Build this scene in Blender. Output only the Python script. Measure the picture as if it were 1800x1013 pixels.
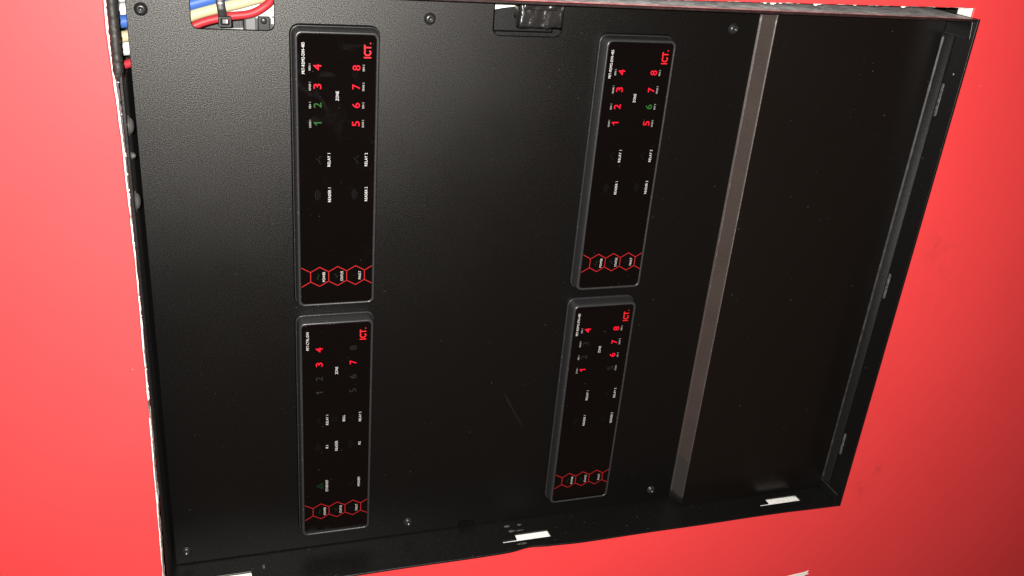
import bpy, bmesh, math, random
from mathutils import Vector, Matrix, noise
from mathutils.geometry import tessellate_polygon
random.seed(7)
for o in list(bpy.data.objects): bpy.data.objects.remove(o)
sc = bpy.context.scene
COL = sc.collection
MM = 0.001
# axes in millimetres: u = along the lettering (world X), v = up the wall (world Z), w = out of the wall (world -Y)
def W3(u, v, w): return Vector((u*MM, -w*MM, v*MM + 1.5))

# ------------------------------------------------------------------ camera (phone held sideways)
cam = bpy.data.objects.new('camera', bpy.data.cameras.new('camera')); COL.objects.link(cam)
right = Vector((0.0821, -0.29469, -0.95206)); down = Vector((-0.90248, -0.42727, 0.05443)); fwd = Vector((-0.42283, 0.85475, -0.30103))
CAMP = W3(151.95, 86.90, 506.13)
M = Matrix((right, -down, -fwd)).transposed().to_4x4(); M.translation = CAMP
cam.matrix_world = M
cam.data.sensor_width = 36; cam.data.lens = 1632.0/1800*36
cam.data.clip_start = 0.01; cam.data.clip_end = 50
sc.camera = cam

# ------------------------------------------------------------------ light: phone flash beside the lens, dim warm room
wd = bpy.data.worlds.new('World'); sc.world = wd; wd.use_nodes = True
bg = wd.node_tree.nodes['Background']
bg.inputs[0].default_value = (1.0, 0.52, 0.37, 1); bg.inputs[1].default_value = 0.085
fl = bpy.data.lights.new('phone_flash', 'SPOT'); fl.spot_size = math.radians(116); fl.spot_blend = 1.0; fl.energy = 41.0; fl.color = (1.0, 0.96, 0.90); fl.shadow_soft_size = 0.003
flo = bpy.data.objects.new('phone_flash', fl); COL.objects.link(flo)
ML = M.copy(); ML.translation = CAMP + (right*(-10) + down*(-9))*MM; flo.matrix_world = ML      # beam along the lens axis
sc.view_settings.view_transform = 'Standard'; sc.view_settings.look = 'None'
sc.view_settings.exposure = 0; sc.view_settings.gamma = 1; sc.view_settings.use_curve_mapping = False

# ------------------------------------------------------------------ materials
def mat(name, col, rough=0.5, spec=0.5, metal=0.0, emit=None, estr=0.0, coat=0.0):
    m = bpy.data.materials.new(name); m.use_nodes = True
    b = m.node_tree.nodes['Principled BSDF']
    b.inputs['Base Color'].default_value = (*col, 1); b.inputs['Roughness'].default_value = rough
    b.inputs['Specular IOR Level'].default_value = spec; b.inputs['Metallic'].default_value = metal
    b.inputs['Coat Weight'].default_value = coat
    if emit: b.inputs['Emission Color'].default_value = (*emit, 1); b.inputs['Emission Strength'].default_value = estr
    return m
def nt(m): return m.node_tree, m.node_tree.nodes['Principled BSDF']
def geo_noise(t, scale, detail=2, rough=.5, dist=0.0):
    g = t.nodes.new('ShaderNodeNewGeometry'); n = t.nodes.new('ShaderNodeTexNoise')
    n.inputs['Scale'].default_value = scale; n.inputs['Detail'].default_value = detail
    n.inputs['Roughness'].default_value = rough; n.inputs['Distortion'].default_value = dist
    t.links.new(g.outputs['Position'], n.inputs['Vector']); return n
def ramp(t, src, p0, p1, c0=(0,0,0,1), c1=(1,1,1,1)):
    r = t.nodes.new('ShaderNodeValToRGB'); r.color_ramp.elements[0].position = p0; r.color_ramp.elements[1].position = p1
    r.color_ramp.elements[0].color = c0; r.color_ramp.elements[1].color = c1
    t.links.new(src, r.inputs[0]); return r
def mixcol(t, fac, a, b):
    x = t.nodes.new('ShaderNodeMix'); x.data_type = 'RGBA'
    if hasattr(fac, 'links'): t.links.new(fac, x.inputs[0])
    else: x.inputs[0].default_value = fac
    for s, v in ((6, a), (7, b)):
        if hasattr(v, 'links'): t.links.new(v, x.inputs[s])
        else: x.inputs[s].default_value = (*v, 1)
    return x.outputs[2]
def bump(t, b, src, strength, dist, prev=None):
    n = t.nodes.new('ShaderNodeBump'); n.inputs['Strength'].default_value = strength; n.inputs['Distance'].default_value = dist
    t.links.new(src, n.inputs['Height'])
    if prev: t.links.new(prev.outputs[0], n.inputs['Normal'])
    t.links.new(n.outputs[0], b.inputs['Normal']); return n

def powder(name, base, rough, grain, bumpd, specks=0.0, glint=.3, beck=0.0):
    """black powder coat: fine orange-peel grain, patchy gloss, dust specks"""
    m = mat(name, base, rough, 0.5); t, b = nt(m)
    n1 = geo_noise(t, 1900, 2, .6); n2 = geo_noise(t, 14, 3, .6); n3 = geo_noise(t, 800, 0)
    r = ramp(t, n2.outputs[0], .3, .75, (rough-.012,)*3+(1,), (rough+.016,)*3+(1,)); t.links.new(r.outputs[0], b.inputs['Roughness'])
    bump(t, b, n1.outputs[0], grain, bumpd*MM)
    n4 = geo_noise(t, 1900, 1, .6); lo = .5*(1-glint); hi = .5*(1+1.6*glint)      # flecked sheen of the coat
    t.links.new(ramp(t, n4.outputs[0], .36, .72, (lo,)*3+(1,), (hi,)*3+(1,)).outputs[0], b.inputs['Specular IOR Level'])
    c = mixcol(t, ramp(t, n1.outputs[0], .35, .7).outputs[0], tuple(x*.6 for x in base), tuple(x*1.5 for x in base))
    if specks:
        c = mixcol(t, ramp(t, n3.outputs[0], .85, .89).outputs[0], c, (specks,)*3)
    t.links.new(c, b.inputs['Base Color'])
    if beck:      # satin lobe without the long tail: matte base plus a Beckmann sheen flecked by the coat
        df = t.nodes.new('ShaderNodeBsdfDiffuse'); gl = t.nodes.new('ShaderNodeBsdfGlossy'); gl.distribution = 'BECKMANN'
        ad_ = t.nodes.new('ShaderNodeAddShader'); nb = b.inputs['Normal'].links[0].from_socket
        t.links.new(c, df.inputs[0]); t.links.new(r.outputs[0], gl.inputs['Roughness'])
        gcol = ramp(t, n4.outputs[0], .34, .74, tuple(beck*(1-glint)*x for x in (1,.985,.96))+(1,), tuple(beck*(1+1.5*glint)*x for x in (1,.985,.96))+(1,))
        t.links.new(gcol.outputs[0], gl.inputs['Color']); t.links.new(nb, gl.inputs['Normal'])
        t.links.new(df.outputs[0], ad_.inputs[0]); t.links.new(gl.outputs[0], ad_.inputs[1])
        t.links.new(ad_.outputs[0], t.nodes['Material Output'].inputs['Surface']); t.nodes.remove(b)
    return m
M_panel = powder('black_powder_coat', (.0031, .0030, .0029), .462, 1.0, .10, .05, .62, .0275)
M_cover = powder('black_smooth_coat', (.0030, .0022, .0019), .34, .25, .04, .09)
M_steel = powder('black_enclosure_paint', (.0026, .0026, .0026), .42, .3, .05, .10)
M_step = mat('step_sheen', (.03,.025,.023), .42); t, b = nt(M_step)  # lighter brown puts the step's glossy reflection into the base colour
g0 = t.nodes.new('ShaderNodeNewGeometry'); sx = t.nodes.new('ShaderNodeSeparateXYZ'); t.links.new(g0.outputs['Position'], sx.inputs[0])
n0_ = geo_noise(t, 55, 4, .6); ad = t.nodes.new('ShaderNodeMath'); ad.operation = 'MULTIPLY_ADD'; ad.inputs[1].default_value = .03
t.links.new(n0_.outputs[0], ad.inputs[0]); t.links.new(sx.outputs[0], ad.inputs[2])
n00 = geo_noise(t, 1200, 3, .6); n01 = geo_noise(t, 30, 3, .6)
sheen_col = mixcol(t, ramp(t, n01.outputs[0], .3, .7).outputs[0], (.024,.0165,.0145), (.036,.026,.023))
sheen_col = mixcol(t, ramp(t, n00.outputs[0], .35, .7).outputs[0], sheen_col, (.040,.031,.028))
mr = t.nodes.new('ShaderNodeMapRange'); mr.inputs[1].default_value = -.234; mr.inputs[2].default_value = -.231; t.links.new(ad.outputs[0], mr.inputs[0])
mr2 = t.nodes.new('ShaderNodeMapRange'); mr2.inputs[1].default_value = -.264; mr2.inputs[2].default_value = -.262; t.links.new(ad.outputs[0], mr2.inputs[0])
bare = mixcol(t, mr2.outputs[0], (.009,.009,.009), (.024,.0225,.021))  # duller lower end, past the painted reflection
t.links.new(mixcol(t, mr.outputs[0], bare, sheen_col), b.inputs['Base Color']); bump(t, b, n00.outputs[0], .5, .08*MM)
def worn(name, base, wear, lo, hi, scale, rough=.5):
    m = mat(name, base, rough); t, b = nt(m)
    n = geo_noise(t, scale, 5, .7, .4)
    t.links.new(mixcol(t, ramp(t, n.outputs[0], lo, hi).outputs[0], base, wear), b.inputs['Base Color'])
    bump(t, b, n.outputs[0], .3, .2*MM); return m
M_edge = worn('scuff_and_highlight_edge', (.006,.006,.006), (.028,.027,.026), .40, .66, 260, .5)  # tab edge scuffs, and the painted highlight on the cover bend
M_grey = worn('dusty_grey_steel', (.36,.36,.37), (.85,.85,.84), .40, .66, 130, .5)
M_hem = worn('black_hem', (.010,.006,.006), (.032,.014,.013), .45, .75, 200, .55); M_hem.node_tree.nodes['Principled BSDF'].inputs['Specular IOR Level'].default_value = .25
M_scuff = worn('grey_scuff', (.02,.02,.02), (.10,.097,.093), .4, .6, 500, .6)
M_plastic = mat('black_plastic', (.016,.016,.017), .38, .5); t,b = nt(M_plastic); n = geo_noise(t, 900, 2); bump(t, b, n.outputs[0], .25, .05*MM)
M_bezel = worn('module_bezel', (.02,.02,.021), (.10,.10,.10), .60, .72, 700, .33)
M_glass = mat('black_gloss_face', (.0015,.0013,.0013), .08, .5); t,b = nt(M_glass)
n = geo_noise(t, 55, 4, .65, 1.2); r = ramp(t, n.outputs[0], .52, .8, (.07,.07,.07,1), (.30,.30,.30,1)); t.links.new(r.outputs[0], b.inputs['Roughness'])
n2 = geo_noise(t, 900, 0); t.links.new(mixcol(t, ramp(t, n2.outputs[0], .88, .91).outputs[0], (.0012,.001,.001), (.04,.04,.04)), b.inputs['Base Color'])
M_screw = mat('black_oxide_screw', (.03,.03,.03), .32, .5, .6)
M_print = mat('white_print', (.52,.52,.51), .5, .2)
M_printsmall = mat('small_white_print', (.36,.36,.35), .5, .2)
M_redprint = mat('red_print', (.34,.011,.013), .45, .2)
M_logo = mat('red_logo', (.50,.010,.014), .45, .2)
M_ledred = mat('lit_red_led', (.05,.001,.002), .5, .1, emit=(1.0,.008,.032), estr=1.25)
M_ledgreen = mat('lit_green_led', (.005,.03,.005), .5, .1, emit=(.12,.5,.09), estr=.20)
M_leddim = mat('unlit_green_led', (.013,.018,.012), .5, .1)
M_ledgrey = mat('unlit_grey_led', (.011,.012,.0115), .5, .1)
M_ledfaint = mat('unlit_icon', (.0042,.0042,.0045), .5, .1)
M_ledicon = mat('green_icon', (.004,.016,.005), .5, .1, emit=(.05,.4,.05), estr=.03)

M_red = mat('red_wall_paint', (.72,.048,.052), .42, .27); t, b = nt(M_red)
n1 = geo_noise(t, 420, 4, .6); n2 = geo_noise(t, 7, 3, .6); n3 = geo_noise(t, 95, 3, .55)
c = mixcol(t, ramp(t, n2.outputs[0], .3, .75).outputs[0], (.71,.047,.051), (.74,.051,.055))
g = t.nodes.new('ShaderNodeNewGeometry')
def smudge(c, u, v, r, dark, thr=.45):
    d = t.nodes.new('ShaderNodeVectorMath'); d.operation = 'DISTANCE'; t.links.new(g.outputs['Position'], d.inputs[0])
    d.inputs[1].default_value = W3(u, v, 26.5)
    rr_ = ramp(t, d.outputs['Value'], 0, r*MM, (1,1,1,1), (0,0,0,1))
    nn = geo_noise(t, 90, 4, .6, .8); mu = t.nodes.new('ShaderNodeMath'); mu.operation = 'MULTIPLY'
    t.links.new(rr_.outputs[0], mu.inputs[0]); t.links.new(ramp(t, nn.outputs[0], thr, thr+.25).outputs[0], mu.inputs[1])
    mm = t.nodes.new('ShaderNodeMath'); mm.operation = 'MULTIPLY'; mm.inputs[1].default_value = dark; t.links.new(mu.outputs[0], mm.inputs[0])
    return mixcol(t, mm.outputs[0], c, (.30,.03,.035))
c = smudge(c, -68, -392, 22, .30); c = smudge(c, -279, -390, 15, .45); c = smudge(c, -100, -402, 30, .2); c = smudge(c, -262, -400, 8, .45)
t.links.new(c, b.inputs['Base Color'])
bp = bump(t, b, n3.outputs[0], .16, .3*MM); bump(t, b, n1.outputs[0], .3, .08*MM, bp)
t.links.new(ramp(t, n2.outputs[0], .3, .8, (.50,)*3+(1,), (.58,)*3+(1,)).outputs[0], b.inputs['Roughness'])

M_plaster = mat('plaster_core', (.80,.79,.76), .9, .2); t, b = nt(M_plaster)
n = geo_noise(t, 420, 5, .75); t.links.new(mixcol(t, ramp(t, n.outputs[0], .31, .43).outputs[0], (.10,.09,.08), (.80,.79,.76)), b.inputs['Base Color']); bump(t, b, n.outputs[0], .8, .5*MM)
M_paper = mat('torn_paper', (.80,.79,.75), .85, .2); t, b = nt(M_paper); n = geo_noise(t, 500, 4, .6); bump(t, b, n.outputs[0], .5, .3*MM)
M_blue = mat('blue_sheath', (.03,.088,.31), .5, .3); M_cream = mat('cream_sheath', (.37,.325,.20), .55, .3)
M_redw = mat('red_sheath', (.31,.018,.024), .5, .3); M_white = mat('white_sheath', (.62,.62,.61), .6, .3)
for m_ in (M_blue, M_cream, M_redw, M_white):
    t, b = nt(m_); n = geo_noise(t, 160, 3); bump(t, b, n.outputs[0], .12, .3*MM)
M_tape = mat('black_tape', (.012,.0115,.0115), .26, .6); t, b = nt(M_tape); n = geo_noise(t, 130, 4, .55, 1.0); bump(t, b, n.outputs[0], .7, 1.2*MM)
M_black = mat('black_nylon', (.012,.012,.012), .30)
M_terminal = mat('grey_terminal', (.09,.09,.09), .5)

# ------------------------------------------------------------------ helpers
def new(name, verts, faces, m, parent=None, smooth=False):
    me = bpy.data.meshes.new(name); me.from_pydata([tuple(v) for v in verts], [], faces)
    bm = bmesh.new(); bm.from_mesh(me); bmesh.ops.recalc_face_normals(bm, faces=bm.faces); bm.to_mesh(me); bm.free()
    if m: me.materials.append(m)
    for p in me.polygons: p.use_smooth = smooth
    o = bpy.data.objects.new(name, me); COL.objects.link(o)
    if parent: o.parent = parent; o.matrix_parent_inverse = parent_inv(parent)
    return o
def parent_inv(p):
    m = Matrix.Identity(4); q = p
    while q:
        m = q.matrix_basis.copy() if q is p and not q.parent else (q.matrix_parent_inverse @ q.matrix_basis if q is p else m)
        if not q.parent: 
            if q is not p: m = q.matrix_basis @ m
            break
        if q is not p: m = q.matrix_parent_inverse @ q.matrix_basis @ m
        q = q.parent
    return m.inverted()
def tag(o, label, cat=None, group=None, kind=None):
    if label: o['label'] = label
    if cat: o['category'] = cat
    if group: o['group'] = group
    if kind: o['kind'] = kind
    return o
def thing(name, label, cat, base, group=None):
    o = bpy.data.objects.new(name, None); COL.objects.link(o); o.location = W3(*base); o.empty_display_size = .01
    return tag(o, label, cat, group)
def rrect(u0, u1, v0, v1, r, n=6):
    pts = []
    for cu, cv, a0 in ((u1-r, v1-r, 0), (u0+r, v1-r, 90), (u0+r, v0+r, 180), (u1-r, v0+r, 270)):
        for k in range(n+1):
            a = math.radians(a0 + 90*k/n); pts.append((cu + r*math.cos(a), cv + r*math.sin(a)))
    return pts
def area(p): return sum(p[i-1][0]*p[i][1]-p[i][0]*p[i-1][1] for i in range(len(p)))/2
def offset(p, d):
    """move a closed polygon outwards by d"""
    s = 1 if area(p) > 0 else -1; n = len(p); out = []
    for i in range(n):
        a, b_, c_ = Vector(p[i-1]), Vector(p[i]), Vector(p[(i+1) % n])
        e1 = (b_-a).normalized(); e2 = (c_-b_).normalized()
        n1 = Vector((e1.y, -e1.x))*s; n2 = Vector((e2.y, -e2.x))*s
        k = n1+n2; L = k.length_squared
        k = k*(2/L) if L > .3 else n1
        if k.length > 2.5: k = k.normalized()*2.5
        q = b_ + k*d; out.append((q.x, q.y))
    return out
UVW = lambda a, b_, c_: W3(a, b_, c_)
def plate(name, outer, holes, c0, c1, m, parent=None, bev=0.25, mp=UVW):
    """sheet with real holes between levels c0 and c1, front (c1) edges bevelled"""
    loops = [outer]+holes; V = []; F = []
    top = []; mid = []; bot = []
    for i, L in enumerate(loops):
        ins = offset(L, -bev if i == 0 else bev)
        for store, pts, c in ((top, ins, c1), (mid, L, c1-bev if c1 > c0 else c1+bev), (bot, L, c0)):
            store.append(list(range(len(V), len(V)+len(pts)))); V += [mp(a, b_, c) for a, b_ in pts]
    for tri_loops, pts in ((top, None), (bot, None)):
        flat = [i for L in tri_loops for i in L]
        src = [[Vector((p[0], p[1], 0)) for p in (L if tri_loops is bot else offset(L, -bev if i == 0 else bev))] for i, L in enumerate(loops)]
        for tr in tessellate_polygon(src): F.append(tuple(flat[k] for k in tr))
    for A, B in ((top, mid), (mid, bot)):
        for la, lb in zip(A, B):
            n = len(la)
            for k in range(n): F.append((la[k], la[(k+1) % n], lb[(k+1) % n], lb[k]))
    return new(name, V, F, m, parent)
def loft(name, rings, m, parent=None, cap0=False, cap1=True, smooth=False):
    V = []; F = []; n = len(rings[0])
    for R_ in rings: V += R_
    for j in range(len(rings)-1):
        for k in range(n): F.append((j*n+k, j*n+(k+1) % n, (j+1)*n+(k+1) % n, (j+1)*n+k))
    if cap0: F.append(tuple(range(n)))
    if cap1: F.append(tuple(range((len(rings)-1)*n, len(rings)*n)))
    return new(name, V, F, m, parent, smooth)
def sweep(name, prof, u0, u1, m, parent, th=1.2, smooth=True, seg=1):
    """folded sheet: (v,w) profile swept along u with thickness below"""
    n = len(prof); nr = []
    for i in range(n):
        a = Vector(prof[max(i-1, 0)]); b_ = Vector(prof[min(i+1, n-1)]); d = (b_-a).normalized(); nr.append(Vector((d.y, -d.x)))
    low = [(p[0]-k.x*th, p[1]-k.y*th) for p, k in zip(prof, nr)]
    ring = list(prof)+low[::-1]; V = []; F = []; N = len(ring)
    for j in range(seg+1):
        u = u0+(u1-u0)*j/seg
        V += [W3(u, a, c) for a, c in ring]
    for j in range(seg):
        for k in range(N): F.append((j*N+k, j*N+(k+1) % N, (j+1)*N+(k+1) % N, (j+1)*N+k))
    F.append(tuple(range(N))); F.append(tuple(range(seg*N, (seg+1)*N)))
    o = new(name, V, F, m, parent, False)
    for p in o.data.polygons: p.use_smooth = smooth and len(p.vertices) == 4
    return o
def arc(cx, cy, r, a0, a1, n=6):
    return [(cx+r*math.cos(math.radians(a0+(a1-a0)*k/n)), cy+r*math.sin(math.radians(a0+(a1-a0)*k/n))) for k in range(n+1)]
def tube(name, pts, r, m, parent=None, n=16, sub=8, flat=1.0):
    P = [Vector(p) for p in pts]; path = []
    for i in range(len(P)-1):
        p0, p1, p2, p3 = P[max(i-1,0)], P[i], P[i+1], P[min(i+2, len(P)-1)]
        for k in range(sub):
            s = k/sub; path.append(.5*((2*p1)+(p2-p0)*s+(2*p0-5*p1+4*p2-p3)*s*s+(3*p1-p0-3*p2+p3)*s**3))
    path.append(P[-1]); rings = []
    for i, p in enumerate(path):
        d = (path[min(i+1, len(path)-1)]-path[max(i-1, 0)]).normalized()
        a = d.cross(Vector((0,0,1))); a.normalize(); b_ = a.cross(d)
        rings.append([W3(*(p+(a*math.cos(x)+b_*math.sin(x)*flat)*r)) for x in [2*math.pi*k/n for k in range(n)]])
    return loft(name, rings, m, parent, True, True, True)
def box(name, u0, u1, v0, v1, w0, w1, m, parent=None, bev=.2):
    return plate(name, [(u0,v0),(u1,v0),(u1,v1),(u0,v1)], [], w0, w1, m, parent, bev)
def lathe(name, prof, m, parent, mp, n=24, smooth=True):
    rings = [[mp(r*math.cos(2*math.pi*k/n), r*math.sin(2*math.pi*k/n), h) for k in range(n)] for r, h in prof]
    return loft(name, rings, m, parent, True, True, smooth)

# ================================================================== RED WALL
WALLW = 26.5
top_edge = [(89.2+random.uniform(-.35,.35), -367.2)] if False else []
def edge_line(a, b_, n, jit, seed):
    out = []
    for k in range(n):
        s = k/n; q = (a[0]+(b_[0]-a[0])*s, a[1]+(b_[1]-a[1])*s); d = Vector((b_[0]-a[0], b_[1]-a[1])).normalized()
        x = 0 if k == 0 else jit*(noise.noise(Vector((s*n*.31, seed, 0)))+.6*noise.noise(Vector((s*n*.83, seed, 4))))
        out.append((q[0]-d.y*x, q[1]+d.x*x))
    return out
corners = [(88.9,-367.0), (85.6,-128), (83.6,40), (82.8,130.2), (60,130.4), (8,128.5), (-63,127.8), (-140,128.3), (-269,129.6), (-288.6,129.9), (-288.6,-367.0)]
hole = []
for i, c_ in enumerate(corners):
    d_ = corners[(i+1) % len(corners)]; L = math.dist(c_, d_)
    hole += edge_line(c_, d_, max(2, int(L/2.2)), .28 if i < 9 else .1, i*3.7)
OUT = [(320,-820),(320,520),(-760,520),(-760,-820)]
wall = plate('wall', OUT, [hole], WALLW-1.1, WALLW, M_red, None, .55)
tag(wall, 'red painted plasterboard wall around the black metal enclosure', None, None, 'structure')
core = []
for i, c_ in enumerate(corners):
    d_ = corners[(i+1) % len(corners)]; L = math.dist(c_, d_); n = max(2, int(L/1.3)); dv = Vector((d_[0]-c_[0], d_[1]-c_[1])).normalized()
    for k in range(n):
        s = k/n; q = (c_[0]+(d_[0]-c_[0])*s, c_[1]+(d_[1]-c_[1])*s)
        x = .55+.55*noise.noise(Vector((q[0]*.11, q[1]*.11, 2)))+.5*noise.noise(Vector((q[0]*.45, q[1]*.45, 9)))
        if 3 <= i <= 8:
            x += .5*max(0, min(1, (q[0]-10)/20))+.35*max(0, min(1, (q[0]-30)/25)) + .35*max(0, noise.noise(Vector((q[0]*.05, 0, 7))))
            if -155 < q[0] < -143: x = .05
        else: x = min(x*.25, .3) if i != 9 and i != 10 else .1
        if k == 0: x = min(x, .3)
        x = max(.0, x)
        out = (q[0]+(-dv.y)*x*(1), q[1]+dv.x*x)
        core.append(out)
# keep the core inside the paint edge: move towards the opening
cen = Vector((-100,-120))
fixed = []
for q, in zip(core):
    fixed.append(q)
core_o = plate('plaster_core', [(a*.999, b_*.999) for a, b_ in OUT], [core], WALLW-13.0, WALLW-1.15, M_plaster, wall, .12)
M_cav = mat('dark_cavity', (.02,.018,.016), .9, .1)
plate('cavity_back', [(a*.99, b_*.99) for a, b_ in OUT], [], -75, -70, M_cav, wall, .2)

# ================================================================== ENCLOSURE
VMAX, VMIN, UMIN, UMAX = 125.0, -365.4, -286.6, 82.0
RIM = 34.0; BACK = -45.0
enc = thing('enclosure', 'black steel equipment enclosure set flush into the red wall, lid removed', 'enclosure', (0, VMIN, 0))
plate('back_plate', [(UMIN-1,VMIN-1),(UMAX+1,VMIN-1),(UMAX+1,VMAX+1),(UMIN-1,VMAX+1)], [], BACK-1.2, BACK, M_steel, enc)
# top wall (v max): cable entry and bolts
hole_cable = rrect(35, 78.5, -34, 24, 5)
plate('side_wall', [(UMIN-1.1,BACK),(UMAX+1.4,BACK),(UMAX+1.4,RIM-1.2),(UMIN-1.1,RIM-1.2)], [hole_cable], VMAX+1.2, VMAX, M_steel, enc, .25, lambda a,b_,c_: W3(a, c_, b_))
# bottom wall (v min)
plate('side_wall', [(UMIN-1.1,BACK),(UMAX+1.4,BACK),(UMAX+1.4,RIM),(UMIN-1.1,RIM)], [], VMIN-1.2, VMIN, M_steel, enc, .1, lambda a,b_,c_: W3(a, c_, b_))
# left wall (u min): lid slots, bent edge
def lslot(v0, v1, t, w0=15.6, w1=22.6):   # v0 > v1, narrow tail from v0 by t
    r = [(v0, w0+5.2), (v0, w1), (v1, w1), (v1+.6, w0), (v0-t, w0), (v0-t, w0+5.2)]
    return r
def rimw(v):
    d = -2.3*math.exp(-((v+111)/9.5)**2) - .9*math.exp(-((v+128)/12)**2); return 32.4+d+1.4*max(0, (-320-v)/45)+.15*math.sin(v*.07)
prof = [(VMAX-.1, BACK), (VMIN+.1, BACK)]+[(VMIN+.1+(VMAX-VMIN-.2)*k/120, rimw(VMIN+(VMAX-VMIN)*k/120)) for k in range(121)]
slots = [lslot(-94.2,-130,10.5), lslot(-302,-338,8.0), lslot(112,76,10)]
plate('side_wall', prof, slots, UMIN-1.1, UMIN, M_steel, enc, .12, lambda a,b_,c_: W3(c_, a, b_))
# right wall (u max): grey dusty outside with folded black hem
plate('side_wall', [(VMAX-.1,BACK),(VMIN+.1,BACK),(VMIN+.1,RIM-.6),(VMAX-.1,RIM-.6)], [], UMAX, UMAX+1.1, M_grey, enc, .1, lambda a,b_,c_: W3(c_, a, b_))
hem = [(UMAX-.12,VMIN+.3),(UMAX+1.3,VMIN+.3),(UMAX+1.3,VMAX-.3),(UMAX-.12,VMAX-.3)]
plate('rim_hem', hem, [], RIM-1.6, RIM+.6, M_hem, enc, .3)
plate('rim_hem', [(UMIN,VMAX-.5),(UMAX-1,VMAX-.5),(UMAX-1,VMAX+1.5),(UMIN,VMAX+1.5)], [], RIM-2.4, RIM-.5, M_steel, enc, .5)
# rubber edging round the cable entry
pts = [(38.5+k*1.0, 126.5+.35*noise.noise(Vector((k*.6,3,1))), 31.4+.4*noise.noise(Vector((k*.5,8,1)))) for k in range(44)]
rings = []
for i, (u, v, w) in enumerate(pts):
    e = min(1, i/5)**.5*.75+.25
    rings.append([W3(u, v+2.45*e*math.cos(a)*(1+.12*noise.noise(Vector((i*.7,a,2)))), w+3.2*e*math.sin(a)) for a in [2*math.pi*k/14 for k in range(14)]])
M_rub = worn('fuzzy_black_rubber', (.012,.011,.010), (.09,.08,.075), .55, .75, 420, .6)
tag(loft('edge_trim', rings, M_rub, enc, True, True, True), 'fuzzy black rubber edging at the cable entry')
M_bolt = mat('zinc_bolt', (.26,.26,.25), .34, .5, .8)
# dome bolts on the top wall
for u, w, r in ((14.6, 23.5, 4.1), (-24.4, 25.0, 4.3), (0.7, 28.0, 1.6)):
    lathe('dome_bolt', [(r*1.25,0),(r*1.25,.5),(r,.55),(r*.93,1.3),(r*.7,2.1),(r*.35,2.55),(r*.05,2.65)], M_bolt, enc, lambda a,b_,h,u=u,w=w: W3(u+a, VMAX-h, w+b_))
# bottom wall: welds on the seam, corner tabs
for u0, u1 in ((19.3,40.8),(-113.8,-94.3),(-248.3,-229.3)):
    o = plate('slot_filler', rrect(u0, u1, 19.4, 21.4, .9, 4), [], VMIN+.05, VMIN+.55, M_scuff, enc, .2, lambda a,b_,c_: W3(a, c_, b_))
for (u0, u1) in ((71.2, UMAX-.6), (UMIN+.4, -279.2)):
    plate('corner_tab', [(u0,6.0),(u1,6.0),(u1,31.5),(u0,33.0)] if u0 > 0 else [(u0,3),(u1,6),(u1,30),(u0,31)], [], VMIN+.05, VMIN+1.7, M_steel, enc, .12, lambda a,b_,c_: W3(a, c_, b_))
    e = u0 if u0 > 0 else u1; s = -1 if u0 > 0 else 1
    plate('scuffed_edge', [(e+s*.35,8.6),(e-s*.45,8.6),(e-s*.45,31),(e+s*.35,29)], [], VMIN+.9, VMIN+1.85, M_edge, enc, .2, lambda a,b_,c_: W3(a, c_, b_))
# a bright spot of bare metal by the seam
lathe('bare_spot', [(.7,0),(.6,.25),(.2,.35)], M_bolt, enc, lambda a,b_,h: W3(48+a*1.4, VMIN+.05+h, 26.2+b_), 10)
# paint scuffs beside the lid slot
for v, w, a_, b_ in ((-101.8,6.2,2.4,1.0),(-111.2,6.2,1.6,.9),(-103.6,11.9,2.6,1.0),(-109.6,12.3,2.6,.6),(-107,26.0,3.6,.9),(68.5,12.6,.9,2.2)):
    ring = [(v+a_*math.cos(x)*(1+.35*noise.noise(Vector((x*1.3,v,0)))), w+b_*math.sin(x)*(1+.35*noise.noise(Vector((x*1.3,v,5))))) for x in [2*math.pi*k/14 for k in range(14)]]
    plate('paint_scuff', ring, [], UMIN+.02, UMIN+.1, M_scuff, enc, .03, lambda a,b2,c_: W3(c_, a, b2))

# ================================================================== EQUIPMENT PANEL
pan = thing('equipment_panel', 'black powder-coated inner panel with four module cutouts and a raised step', 'panel', (0, VMIN, 0))
GH, GL, FACE = 40.9, 156.0, 8.18
MODS = [(-97.2, 0.0), (-267.7, 0.0), (-97.2, -175.0), (-267.7, -175.0)]
STEP0 = -234.2
PT, PB, PL = 80.6, -285.9, 123.0
cut = [rrect(u-3.3, u+GL+3.6, v-3.0, v+GH+3.4, 5.0) for u, v in MODS]
def notch(u0, va, vb, r):   # open towards +u edge, returned as corner path from va side to vb (va>vb)
    p = []
    for cv, a0, a1 in ((va-r, 90, 180), (vb+r, 180, 270)):
        p += [(u0+r+r*math.cos(math.radians(a0+(a1-a0)*k/6)), cv+r*math.sin(math.radians(a0+(a1-a0)*k/6))) for k in range(7)]
    return [(PT, va)]+p+[(PT, vb)]
outer = [(PB, PL), (PT, PL)]+notch(58.4, 92.8, 51.9, 3.6)+notch(59.2, -66.3, -107.4, 4.2)+[(PT, STEP0), (PB, STEP0), (PB, -78.3), (PB+4.4, -78.3), (PB+4.4, -67.4), (PB, -67.4)]
plate('panel_sheet', outer, cut, -1.6, 0, M_panel, pan, .3)
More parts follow.
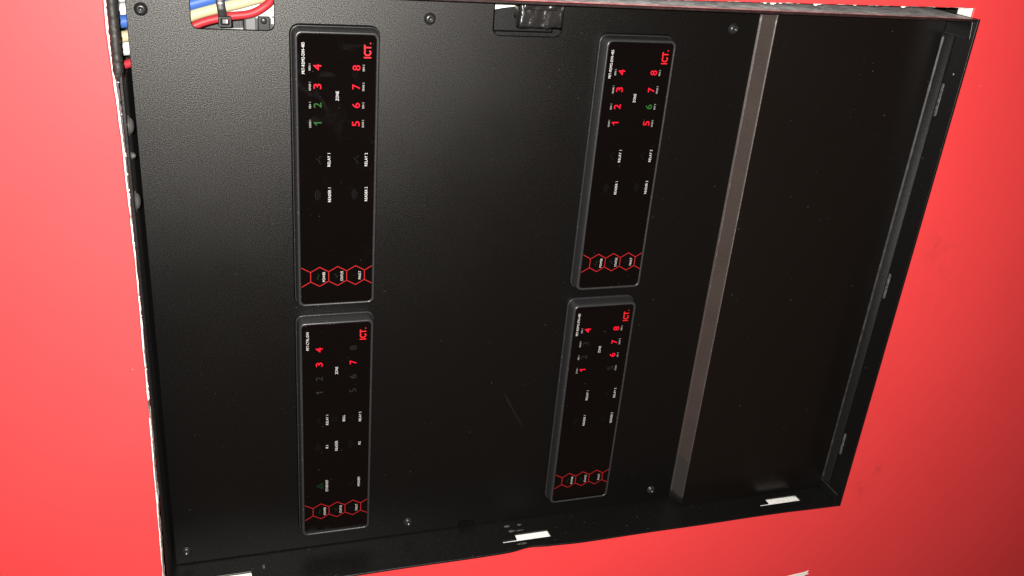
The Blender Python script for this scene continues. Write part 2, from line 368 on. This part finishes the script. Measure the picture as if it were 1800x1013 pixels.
# the step up to the raised cover, with rounded folds
CW = 10.0
p_step = [(STEP0+.0, 0.0)]+arc(STEP0-.1, 1.3, 1.3, 270, 205, 5)[1:]+arc(-240.4+.2, CW-1.3, 1.3, 25, 90, 5)
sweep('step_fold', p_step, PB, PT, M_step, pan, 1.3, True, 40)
lipv = VMIN+.9
p_cov = [(-240.25, CW)]+[(-240.25+(lipv+3.0+240.25)*k/8, CW) for k in range(1, 8)]+arc(lipv+1.3, CW+1.3, 1.3, 270, 180, 6)+[(lipv, 18.6)]
sweep('raised_cover', p_cov[:9], PB, PT, M_cover, pan, 1.3, False, 1)
M_lip = powder('matte_black_lip', (.0016,.0016,.0016), .75, .3, .05)
sweep('cover_lip', p_cov[8:], -278.0, 70.2, M_lip, pan, .8, True, 1)
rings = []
for k in range(161):     # pale line painting the bend's highlight where the cover turns up
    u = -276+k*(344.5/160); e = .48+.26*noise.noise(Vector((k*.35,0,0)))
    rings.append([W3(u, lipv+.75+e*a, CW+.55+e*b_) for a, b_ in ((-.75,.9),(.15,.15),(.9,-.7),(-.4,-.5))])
loft('cover_bend_highlight', rings, M_edge, pan, True, True)
M_foldline = worn('fold_highlight_line', (.040,.034,.032), (.17,.16,.15), .40, .62, 900, .5)  # pale colour painting the highlights on the step's two bends
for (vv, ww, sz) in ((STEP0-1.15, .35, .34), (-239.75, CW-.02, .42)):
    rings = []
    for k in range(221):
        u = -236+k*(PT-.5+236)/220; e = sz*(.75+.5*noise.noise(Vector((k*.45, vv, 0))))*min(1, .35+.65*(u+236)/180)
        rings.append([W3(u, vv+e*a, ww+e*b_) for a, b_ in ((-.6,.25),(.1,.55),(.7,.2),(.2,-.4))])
    loft('fold_highlight', rings, M_foldline, pan, True, True, True)
# six button-head screws
for (u, v) in ((67.2,116.0),(67.2,-30.2),(67.2,-217.3),(-275.6,116.0),(-275.6,-30.2),(-275.6,-217.3)):
    s_ = lathe('screw', [(3.3,0.0),(3.3,.35),(2.9,.5),(2.75,1.2),(2.3,1.75),(1.5,2.0),(1.25,2.0),(1.15,.9),(.1,.9)], M_screw, pan, lambda a,b_,h: W3(u+a, v+b_, h+.02), 24)

M_scr = mat('faint_scratch', (.0045,.0042,.004), .7, .1)
plate('scratch', [(-176.4,-92.2),(-184,-95.2),(-205.6,-107.6),(-205.2,-108.4),(-190,-100.2),(-176.6,-93.0)], [], .01, .05, M_scr, pan, .01)

# ================================================================== MODULES
TXT = {}
def text_mesh(body, bold):
    k = (body, bold)
    if k in TXT: return TXT[k]
    if body == '1':
        w_ = bold*2; V = [(.62-w_,0),(1,0),(1,1),(.70,1),(.35,.80),(0,.72),(0,.60-w_),(.62-w_,.70-w_)]
        TXT[k] = ([(a-.5, b_-.5) for a, b_ in V], [tuple(range(8))]); return TXT[k]
    cu = bpy.data.curves.new('text', 'FONT'); cu.body = body; cu.offset = bold; cu.resolution_u = 3; cu.space_character = 1.1
    ob = bpy.data.objects.new('text', cu); COL.objects.link(ob)
    dg = bpy.context.evaluated_depsgraph_get(); me = bpy.data.meshes.new_from_object(ob.evaluated_get(dg))
    V = [tuple(v.co) for v in me.vertices]; F = [tuple(p.vertices) for p in me.polygons]
    bpy.data.objects.remove(ob); bpy.data.curves.remove(cu); bpy.data.meshes.remove(me)
    x0 = min(v[0] for v in V); x1 = max(v[0] for v in V); y0 = min(v[1] for v in V); y1 = max(v[1] for v in V)
    TXT[k] = ([((v[0]-x0)/(x1-x0)-.5, (v[1]-y0)/(y1-y0)-.5) for v in V], F); return TXT[k]
def put_text(name, body, u, v, lu, lv, m, parent, bold=.02, z=.06):
    V, F = text_mesh(body, bold)
    return new(name, [W3(u+a*lu, v+b_*lv, FACE+z) for a, b_ in V], F, m, parent)
def stroke(name, lines, wd_, m, parent, z=.05):
    """flat printed line work: list of polylines of (u,v)"""
    V = []; F = []
    for pl in lines:
        for i in range(len(pl)-1):
            a, b_ = Vector(pl[i]), Vector(pl[i+1]); d = (b_-a).normalized(); n_ = Vector((-d.y, d.x))*wd_/2
            a2 = a-d*wd_*.3; b2 = b_+d*wd_*.3; k = len(V)
            zz = FACE+z+.006*(i % 2)
            V += [W3(*(a2+n_), zz), W3(*(b2+n_), zz), W3(*(b2-n_), zz), W3(*(a2-n_), zz)]; F.append((k,k+1,k+2,k+3))
    return new(name, V, F, m, parent)
def reader_icon(u, v, m, parent):
    L = [[(u+r*math.sin(math.radians(a)), v-1.9+r*math.cos(math.radians(a))) for a in range(-55, 56, 11)] for r in (1.3, 2.5, 3.7)]
    stroke('reader_icon', L, .42, m, parent)
def relay_icon(u, v, m, parent):
    stroke('relay_icon', [[(u-2,v-.9),(u-.8,v-.9),(u+.9,v+.9)],[(u+.9,v-.9),(u+2,v-.9)],[(u-2,v-.9),(u-2,v-1.9)],[(u+2,v-.9),(u+2,v-1.9)]], .4, m, parent)
HS = {'A': 'RRRRGGRR'}
def module(u0, v0, kind, states, label):
    t_ = thing('controller_module', label, 'module', (u0+GL/2, v0, -20), 'access control modules on the panel')
    def ring(o, w, r):
        return [W3(a, b_, w) for a, b_ in rrect(u0-o, u0+GL+o, v0-o, v0+GH+o, r, 6)]
    loft('housing', [ring(2.3,-30,3.6), ring(2.3,0,3.6), ring(2.15,4,3.6), ring(1.9,6.2,3.5)], M_plastic, t_, True, True)
    loft('flange', [ring(3.0,-1.0,4.4), ring(3.0,.55,4.4), ring(2.75,.8,4.2), ring(2.45,.55,4.0), ring(2.4,-1.0,4.0)], M_bezel, t_, False, False, True)
    loft('bezel', [ring(1.92,5.2,3.5), ring(1.9,7.0,3.5), ring(1.7,7.9,3.4), ring(1.35,8.45,3.2), ring(.9,8.65,3.0), ring(.45,8.5,2.8), ring(.2,8.1,2.6), ring(.12,7.0,2.5)], M_bezel, t_, False, False, True)
    g_ = loft('face', [ring(.1,6.3,2.4), ring(.1,FACE-.05,2.4), ring(.02,FACE,2.35)], M_glass, t_, False, True)
    T = lambda name, body, u, v, lu, lv, m, bold=.02: put_text(name, body, u0+u, v0+v, lu, lv, m, g_, bold)
    T('logo', 'ICT', 147.6, 4.6, 7.0, 4.0, M_logo, .030)
    new('logo_dot', [W3(u0+151.9+.38*math.cos(a), v0+3.1+.38*math.sin(a), FACE+.06) for a in [k*math.pi/5 for k in range(10)]], [tuple(range(10))], M_logo, g_)
    stroke('logo_bar', [[(u0+144.2,v0+7.05),(u0+151.0,v0+7.05)]], .0 or .35, M_logo, g_, .07) if False else None
    if kind == 'reader': T('model_print', 'PRT-RDM2-DIN-485', 143.5, 38.3, 16.3, 1.55, M_print, -.004)
    else: T('model_print', 'PRT-CTRL-DIN', 145.4, 37.8, 12.3, 1.55, M_print, -.004)
    SM = {'R': M_ledred, 'G': M_ledgreen, 'd': M_leddim, 'g': M_ledgrey}
    for i in range(8):
        col = i//4; row = i % 4; u = 108.4+row*10.17; v = (31.0, 10.4)[col]
        d_ = str(i+1); wdt = {'1': 1.9, '7': 2.8, '4': 3.2}.get(d_, 2.9)
        st = states[i]; o = T('zone_digit', d_, u, v, wdt, 4.2, SM[st], .006 if st in 'RG' else -.008)
        tag(o, {'R': 'lit red', 'G': 'lit green', 'd': 'unlit dark green', 'g': 'unlit grey'}[st]+' zone digit '+d_)
        if kind == 'reader':
            word = ('DOOR', 'REX', 'SENSE', 'REN')[row]+(' 1', ' 2')[col]
            T('zone_print', word, u, (35.0, 6.55)[col], (4.1,3.3,4.5,3.4)[row], 1.0, M_printsmall, -.004)
    T('zone_heading', 'ZONE', 123.7, 20.5, 5.1, 1.6, M_print, -.004)
    if kind == 'reader':
        for j, (v) in enumerate((25.0, 4.5)):
            T('relay_print', 'RELAY '+'12'[j], 88.0, v, 7.6, 1.5, M_print, -.004); T('reader_print', 'READER '+'12'[j], 67.6, v-.3, 8.4, 1.5, M_print, -.004)
            reader_icon(u0+67.6, v0+v+5.8, M_ledfaint, g_); relay_icon(u0+88.0, v0+v+6.0, M_ledfaint, g_)
    else:
        T('relay_print', 'RELAY 1', 88.3, 26.3, 7.4, 1.45, M_print, -.004); T('bell_print', 'BELL', 88.5, 15.9, 4.6, 1.45, M_print, -.004); T('relay_print', 'RELAY 2', 88.6, 5.7, 7.0, 1.45, M_print, -.004)
        T('reader_print', 'R1', 68.0, 26.4, 2.3, 1.45, M_print, -.004); T('reader_heading', 'READER', 68.1, 20.5, 7.5, 1.6, M_print, -.004); T('reader_print', 'R2', 68.4, 5.8, 2.3, 1.45, M_print, -.004)
        T('ethernet_print', 'ETHERNET', 37.6, 26.6, 9.0, 1.5, M_print, -.004); T('modem_print', 'MODEM', 37.9, 5.9, 7.2, 1.5, M_print, -.004)
        for v in (32.0, 11.3): relay_icon(u0+88.2, v0+v, M_ledfaint, g_); reader_icon(u0+68.2, v0+v-.4, M_ledfaint, g_)
        cu_, cv_ = u0+88.4, v0+21.6
        stroke('bell_icon', [[(cu_-1.6,cv_-1.2),(cu_-1.1,cv_-.6),(cu_-.9,cv_+1),(cu_,cv_+1.7),(cu_+.9,cv_+1),(cu_+1.1,cv_-.6),(cu_+1.6,cv_-1.2),(cu_-1.6,cv_-1.2)]], .35, M_ledfaint, g_)
        cu_, cv_ = u0+37.7, v0+31.0
        stroke('ethernet_icon', [[(cu_-.7,cv_+.7),(cu_+.7,cv_+.7),(cu_+.7,cv_+1.9),(cu_-.7,cv_+1.9),(cu_-.7,cv_+.7)],[(cu_,cv_+.7),(cu_,cv_)],[(cu_-1.9,cv_),(cu_+1.9,cv_)]]+
               [[(cu_+s-.7,cv_-1.9),(cu_+s+.7,cv_-1.9),(cu_+s+.7,cv_-.7),(cu_+s-.7,cv_-.7),(cu_+s-.7,cv_-1.9)] for s in (-1.3,1.3)], .32, M_ledicon, g_)
        cu_, cv_ = u0+37.9, v0+10.6
        stroke('modem_icon', [[(cu_-1.6,cv_+1.5),(cu_-1.3,cv_+.2),(cu_-.2,cv_-1.0),(cu_+1.3,cv_-1.4)]], .6, M_ledfaint, g_)
    # red honeycomb line
    hu = 17.2; cs = (30.4, 20.0, 9.6); a_ = 3.05; b2 = 6.1; L = []
    for c_ in cs:
        stroke('hexagon_outline', [[(u0+hu+x, v0+c_+y) for x, y in ((-a_,5.2),(-b2,0),(-a_,-5.2),(a_,-5.2),(b2,0),(a_,5.2),(-a_,5.2))]], .38, M_redprint, g_)
    for c_, s in ((35.6, 1), (4.4, -1)):
        e = (40.7-35.6) if s > 0 else 4.2
        for x in (-1, 1):
            stroke('hexagon_line', [[(u0+hu+x*a_, v0+c_), (u0+hu+x*(a_+b2*.5*e/5.2), v0+c_+s*e)]], .38, M_redprint, g_)
    for c_, wrd, ln in zip(cs, ('POWER','STATUS','FAULT'), (6.2,6.0,5.2)):
        T('status_print', wrd, hu-.1, c_-2.4, ln, 1.45, M_print, -.004)
    c_ = v0+cs[0]+.9; x = u0+hu
    stroke('power_icon', [[(x+1.4*math.sin(k/8*2*math.pi)*.0+(k-4)*.4, c_+.45*math.sin(k/8*2*math.pi)) for k in range(9)]], .38, M_ledicon, g_)
    c_ = v0+cs[1]+.9
    stroke('status_icon', [[(x-1.2,c_+.1),(x-.3,c_-.8),(x+1.3,c_+1.0)]], .34, M_ledicon if states != 'RGd' and kind != 'reader' else M_ledgrey, g_)
    c_ = v0+cs[2]+.9
    stroke('fault_icon', [[(x,c_+1.6),(x,c_-.6)],[(x,c_-1.1),(x,c_-1.5)]], .34, M_ledfaint, g_)
    return t_
module(*MODS[0], 'reader', 'GGRRRRRR', 'reader expander module showing green digits 1 and 2, largest on the panel')
module(*MODS[1], 'ctrl', 'ddRRgdRg', 'controller module with ethernet and modem labels, red digits 3, 4 and 7')
module(*MODS[2], 'reader', 'RRRRRGRR', 'reader expander module with only digit 6 green, beside the raised step')
module(*MODS[3], 'reader', 'RdgRdRRR', 'reader expander module with digits 2, 3 and 5 unlit, lower right')

# ================================================================== CABLES IN THE ENTRY
def cable(name, label, pts, r, m, flat=1.0):
    o = tube(name, pts, r, m, None, 16, 8, flat); return tag(o, label, 'cable', 'cables entering the enclosure')
cable('cable', 'thick blue cable entering at the top corner cutout', [(55.5,175,-14),(58.8,140,-11),(59.3,124,-10),(65,104,-10),(70.2,88,-10),(75,70,-12),(79,45,-16),(80,10,-24)], 3.3, M_blue)
cable('cable', 'cream cable between the blue and the red one', [(49,175,-12),(51.5,140,-10),(52,124,-9),(58.5,104,-9),(64.8,88,-9.5),(69.5,70,-11),(74,50,-14),(76,10,-24)], 2.9, M_cream)
cable('cable', 'red cable curving under the black cable tie', [(33,175,-18),(37,150,-12),(38.5,126,-5),(49,108,-4),(59.4,90,-6),(63.6,75.5,-6.5),(65.6,63,-7),(70.4,54.5,-8),(76,49,-12),(78,30,-24)], 2.15, M_redw)
cable('cable', 'wide white sheathed cable behind the coloured cables', [(60,175,-24),(60,140,-22),(61,124,-22),(64.5,100,-22),(65.5,75,-22),(66,50,-23),(66,10,-30)], 5.6, M_white)
cable('cable', 'second white sheathed cable nearest the enclosure corner', [(74,175,-20),(73,140,-18),(72,124,-17),(77,100,-24),(78,60,-28),(77,10,-32)], 4.6, M_white)
cable('cable', 'white cable seen beside the red one in the entry gap', [(44,175,-20),(44.5,140,-18),(45,124,-18),(48,100,-24),(50,60,-30),(50,10,-34)], 4.4, M_white)
# cable tie
tie = thing('cable_tie', 'black nylon cable tie cinched round the red and cream cables', 'cable tie', (66, 77, -6))
P = [(58.8,77.0,-8.5),(60.8,77.0,-5.2),(63.5,77.2,-3.9),(67,77.6,-5.6),(70.2,78.0,-6.6),(74.5,78.2,-6.8),(79,78.2,-9),(79.8,78.2,-14)]
V = []; F = []
path = []
for i in range(len(P)-1):
    for k in range(5): path.append(Vector(P[i]).lerp(Vector(P[i+1]), k/5))
path.append(Vector(P[-1]))
for i, p in enumerate(path):
    d = (path[min(i+1,len(path)-1)]-path[max(i-1,0)]).normalized(); n_ = Vector((-d.z, 0, d.x))
    for s, h in ((-1,.75),(-.75,1.0),(.75,1.0),(1,.75),(1,-.1),(-1,-.1)): V.append(W3(*(p+Vector((0,s*2.2,0))+n_*h*.9)))
n = 6
for i in range(len(path)-1):
    for k in range(n): F.append((i*n+k, i*n+(k+1)%n, (i+1)*n+(k+1)%n, (i+1)*n+k))
F += [tuple(range(n)), tuple(range((len(path)-1)*n, len(path)*n))]
new('strap', V, F, M_black, tie, True)
plate('tie_head', rrect(59.0,64.6,73.0,79.6,.8,3), [rrect(60.4,63.3,74.4,78.2,.3,2)], -5.4, -1.9, M_black, tie, .4)
plate('tie_pawl', rrect(60.6,63.1,75.0,77.6,.2,2), [], -4.6, -2.9, M_terminal, tie, .3)
box('strap_tail', 61.0,62.8,74.9,75.8,-4.9,-2.3, M_print, tie, .2)
# terminal block under the tie
tb = thing('terminal_block', 'black and grey terminal block in the corner of the top cutout', 'connector', (58, 60, -14))
box('body', 50.0, 63.0, 42.0, 66.5, -30, -21.0, M_plastic, tb, .6)
for k, (v0_, v1_, m_) in enumerate(((60.2,65.6,M_terminal),(53.0,59.2,M_black),(46.0,51.8,M_terminal))):
    plate('terminal', rrect(52.5, 62.6, v0_, v1_, .5, 3), [], -20.9, -18.0+(1.6 if m_ is M_black else 0), m_, tb, .4)
lathe('terminal_screw', [(1.7,0),(1.7,.5),(.8,.7),(.1,.7)], M_screw, tb, lambda a,b_,h: W3(60.4+a, 56.2+b_, -16.35+h), 14)
box('clip', 59.0, 61.8, 51.0, 52.4, -17.9, -15.6, M_grey, tb, .3)

# ================================================================== RIGHT CUTOUT: tape, black sleeve, white paper
o = plate('paper_tag', [(63,-73.0),(79,-73.5),(79,-89.0),(71.6,-88.6),(70.4,-80),(69.0,-73.2)][1:]+[(67.6,-72.5)], [], -27.2, -26.6, M_paper, None, .1)
tag(o, 'white paper scrap behind the black tape in the notch', 'paper')
sl = box('foam_pad', 56.6, 72.5, -112, -60, -31, -28, M_steel, None, .8)
tag(sl, 'flat black pad low in the notch under the tape', 'pad')
def tape_bundle():
    bm = bmesh.new(); N1, N2 = 26, 44
    V = []; F = []
    for i in range(N1+1):
        v = -82.5-i*(25.0/N1)
        for j in range(N2):
            a = 2*math.pi*j/N2
            x = math.copysign(abs(math.cos(a))**.45, math.cos(a)); y = math.copysign(abs(math.sin(a))**.45, math.sin(a))
            u = 70.4+7.4*x; w = -7.6+6.0*y
            nn = noise.noise(Vector((u*.22, v*.16, w*.22)))*1.1+.55*noise.noise(Vector((u*.6, v*.35, w*.6)))
            k = abs(((v*.13) % 1)-.5)
            sc_ = 1+.02*(k > .42)
            V.append(W3(70.4+(7.2*x)*sc_+nn*.7*x, v+.5*nn, -7.6+5.8*y*sc_+nn*y))
    for i in range(N1):
        for j in range(N2): F.append((i*N2+j, i*N2+(j+1)%N2, (i+1)*N2+(j+1)%N2, (i+1)*N2+j))
    F += [tuple(range(N2)), tuple(range(N1*N2,(N1+1)*N2))]
    return V, F
V, F = tape_bundle()
tp = thing('tape_bundle', 'lump of glossy wrinkled black tape poking out of the right notch', 'tape', (70,-95,-10))
new('tape_wrap', V, F, M_tape, tp, True)
# loose tape end over the top of the lump
V = []; F = []
nU, nV = 10, 24
for i in range(nU+1):
    for j in range(nV+1):
        v = -83.5-j*(26.5/nV); u = 73.6+i*(6.2/nU)+.5*noise.noise(Vector((v*.3,1,0)))
        w = -.6+1.0*noise.noise(Vector((u*.3, v*.22, 4)))+.35*i/nU*2
        V.append(W3(u, v, w))
n0 = len(V); V += [v_+Vector((0,.0003,0)) for v_ in V]
for i in range(nU):
    for j in range(nV):
        a = i*(nV+1)+j; q4 = (a, a+1, a+nV+2, a+nV+1); F.append(q4); F.append(tuple(k+n0 for k in q4[::-1]))
for i in range(nU):
    a = i*(nV+1); F.append((a, a+nV+1, a+nV+1+n0, a+n0)); a += nV; F.append((a, a+n0, a+nV+1+n0, a+nV+1))
for j in range(nV):
    F.append((j, j+n0, j+1+n0, j+1)); a = nU*(nV+1)+j; F.append((a, a+1, a+1+n0, a+n0))
new('tape_end', V, F, M_tape, tp, True)

M_chip = mat('pink_paint_chip', (.72,.30,.28), .7, .2)
# ================================================================== CRUMBS AND TEARS
def crumb(u, v, w, r, i):
    bm = bmesh.new(); bmesh.ops.create_icosphere(bm, subdivisions=2, radius=1)
    V = [W3(u+p.co.x*r*(1+.5*noise.noise(p.co*1.3+Vector((i*3,0,0)))), v+p.co.y*r*1.9*(1+.6*noise.noise(p.co*1.5+Vector((0,i*5,0)))), w+p.co.z*r*.8) for p in bm.verts]
    F = [tuple(x.index for x in f_.verts) for f_ in bm.faces]; bm.free()
    o = new('plaster_crumb', V, F, M_paper, wall); return o
for i, (v, r) in enumerate(((-222,1.0),(-228,1.4),(-231.5,.8),(-245,.9),(-256,1.3),(-259,.9),(-262.5,.7),(-283,.8),(-300,.9),(-318,1.2),(-322,.8),(-205,.6),(-341,.7))):
    ue = 88.9+(85.6-88.9)*(v+367)/(239)
    crumb(ue-.55*r, v, 22.5+random.uniform(-2.5,1.5), r*.75, i)
for i in range(26):      # crumbs along the top cut
    u = random.uniform(-150, 75); crumb(u, 127.2+random.uniform(-.2,.4), 23.5+random.uniform(-2,2), random.uniform(.25,.6), 40+i)
pts = [(a-2.6, b_+.5) for a, b_ in [(-358.2,-340.5),(-357.4,-349),(-356.9,-357),(-355.9,-361.2),(-358.2,-360.4),(-359.5,-362.5),(-360.2,-358.8),(-363.5,-357),(-364.5,-349),(-362.8,-343.0)]]
plate('paint_tear', pts, [], WALLW-.1, WALLW+.25, M_paper, wall, .1)
for (u, v, r) in ((-122.0,134.4,.22),(40.8,-389,.22)):
    ring = [(u+r*math.cos(x)*(1+.4*noise.noise(Vector((x,u,0)))), v+1.5*r*math.sin(x)) for x in [2*math.pi*k/9 for k in range(9)]]
    plate('paint_chip', ring, [], WALLW-.05, WALLW+.12, M_chip, wall, .05)
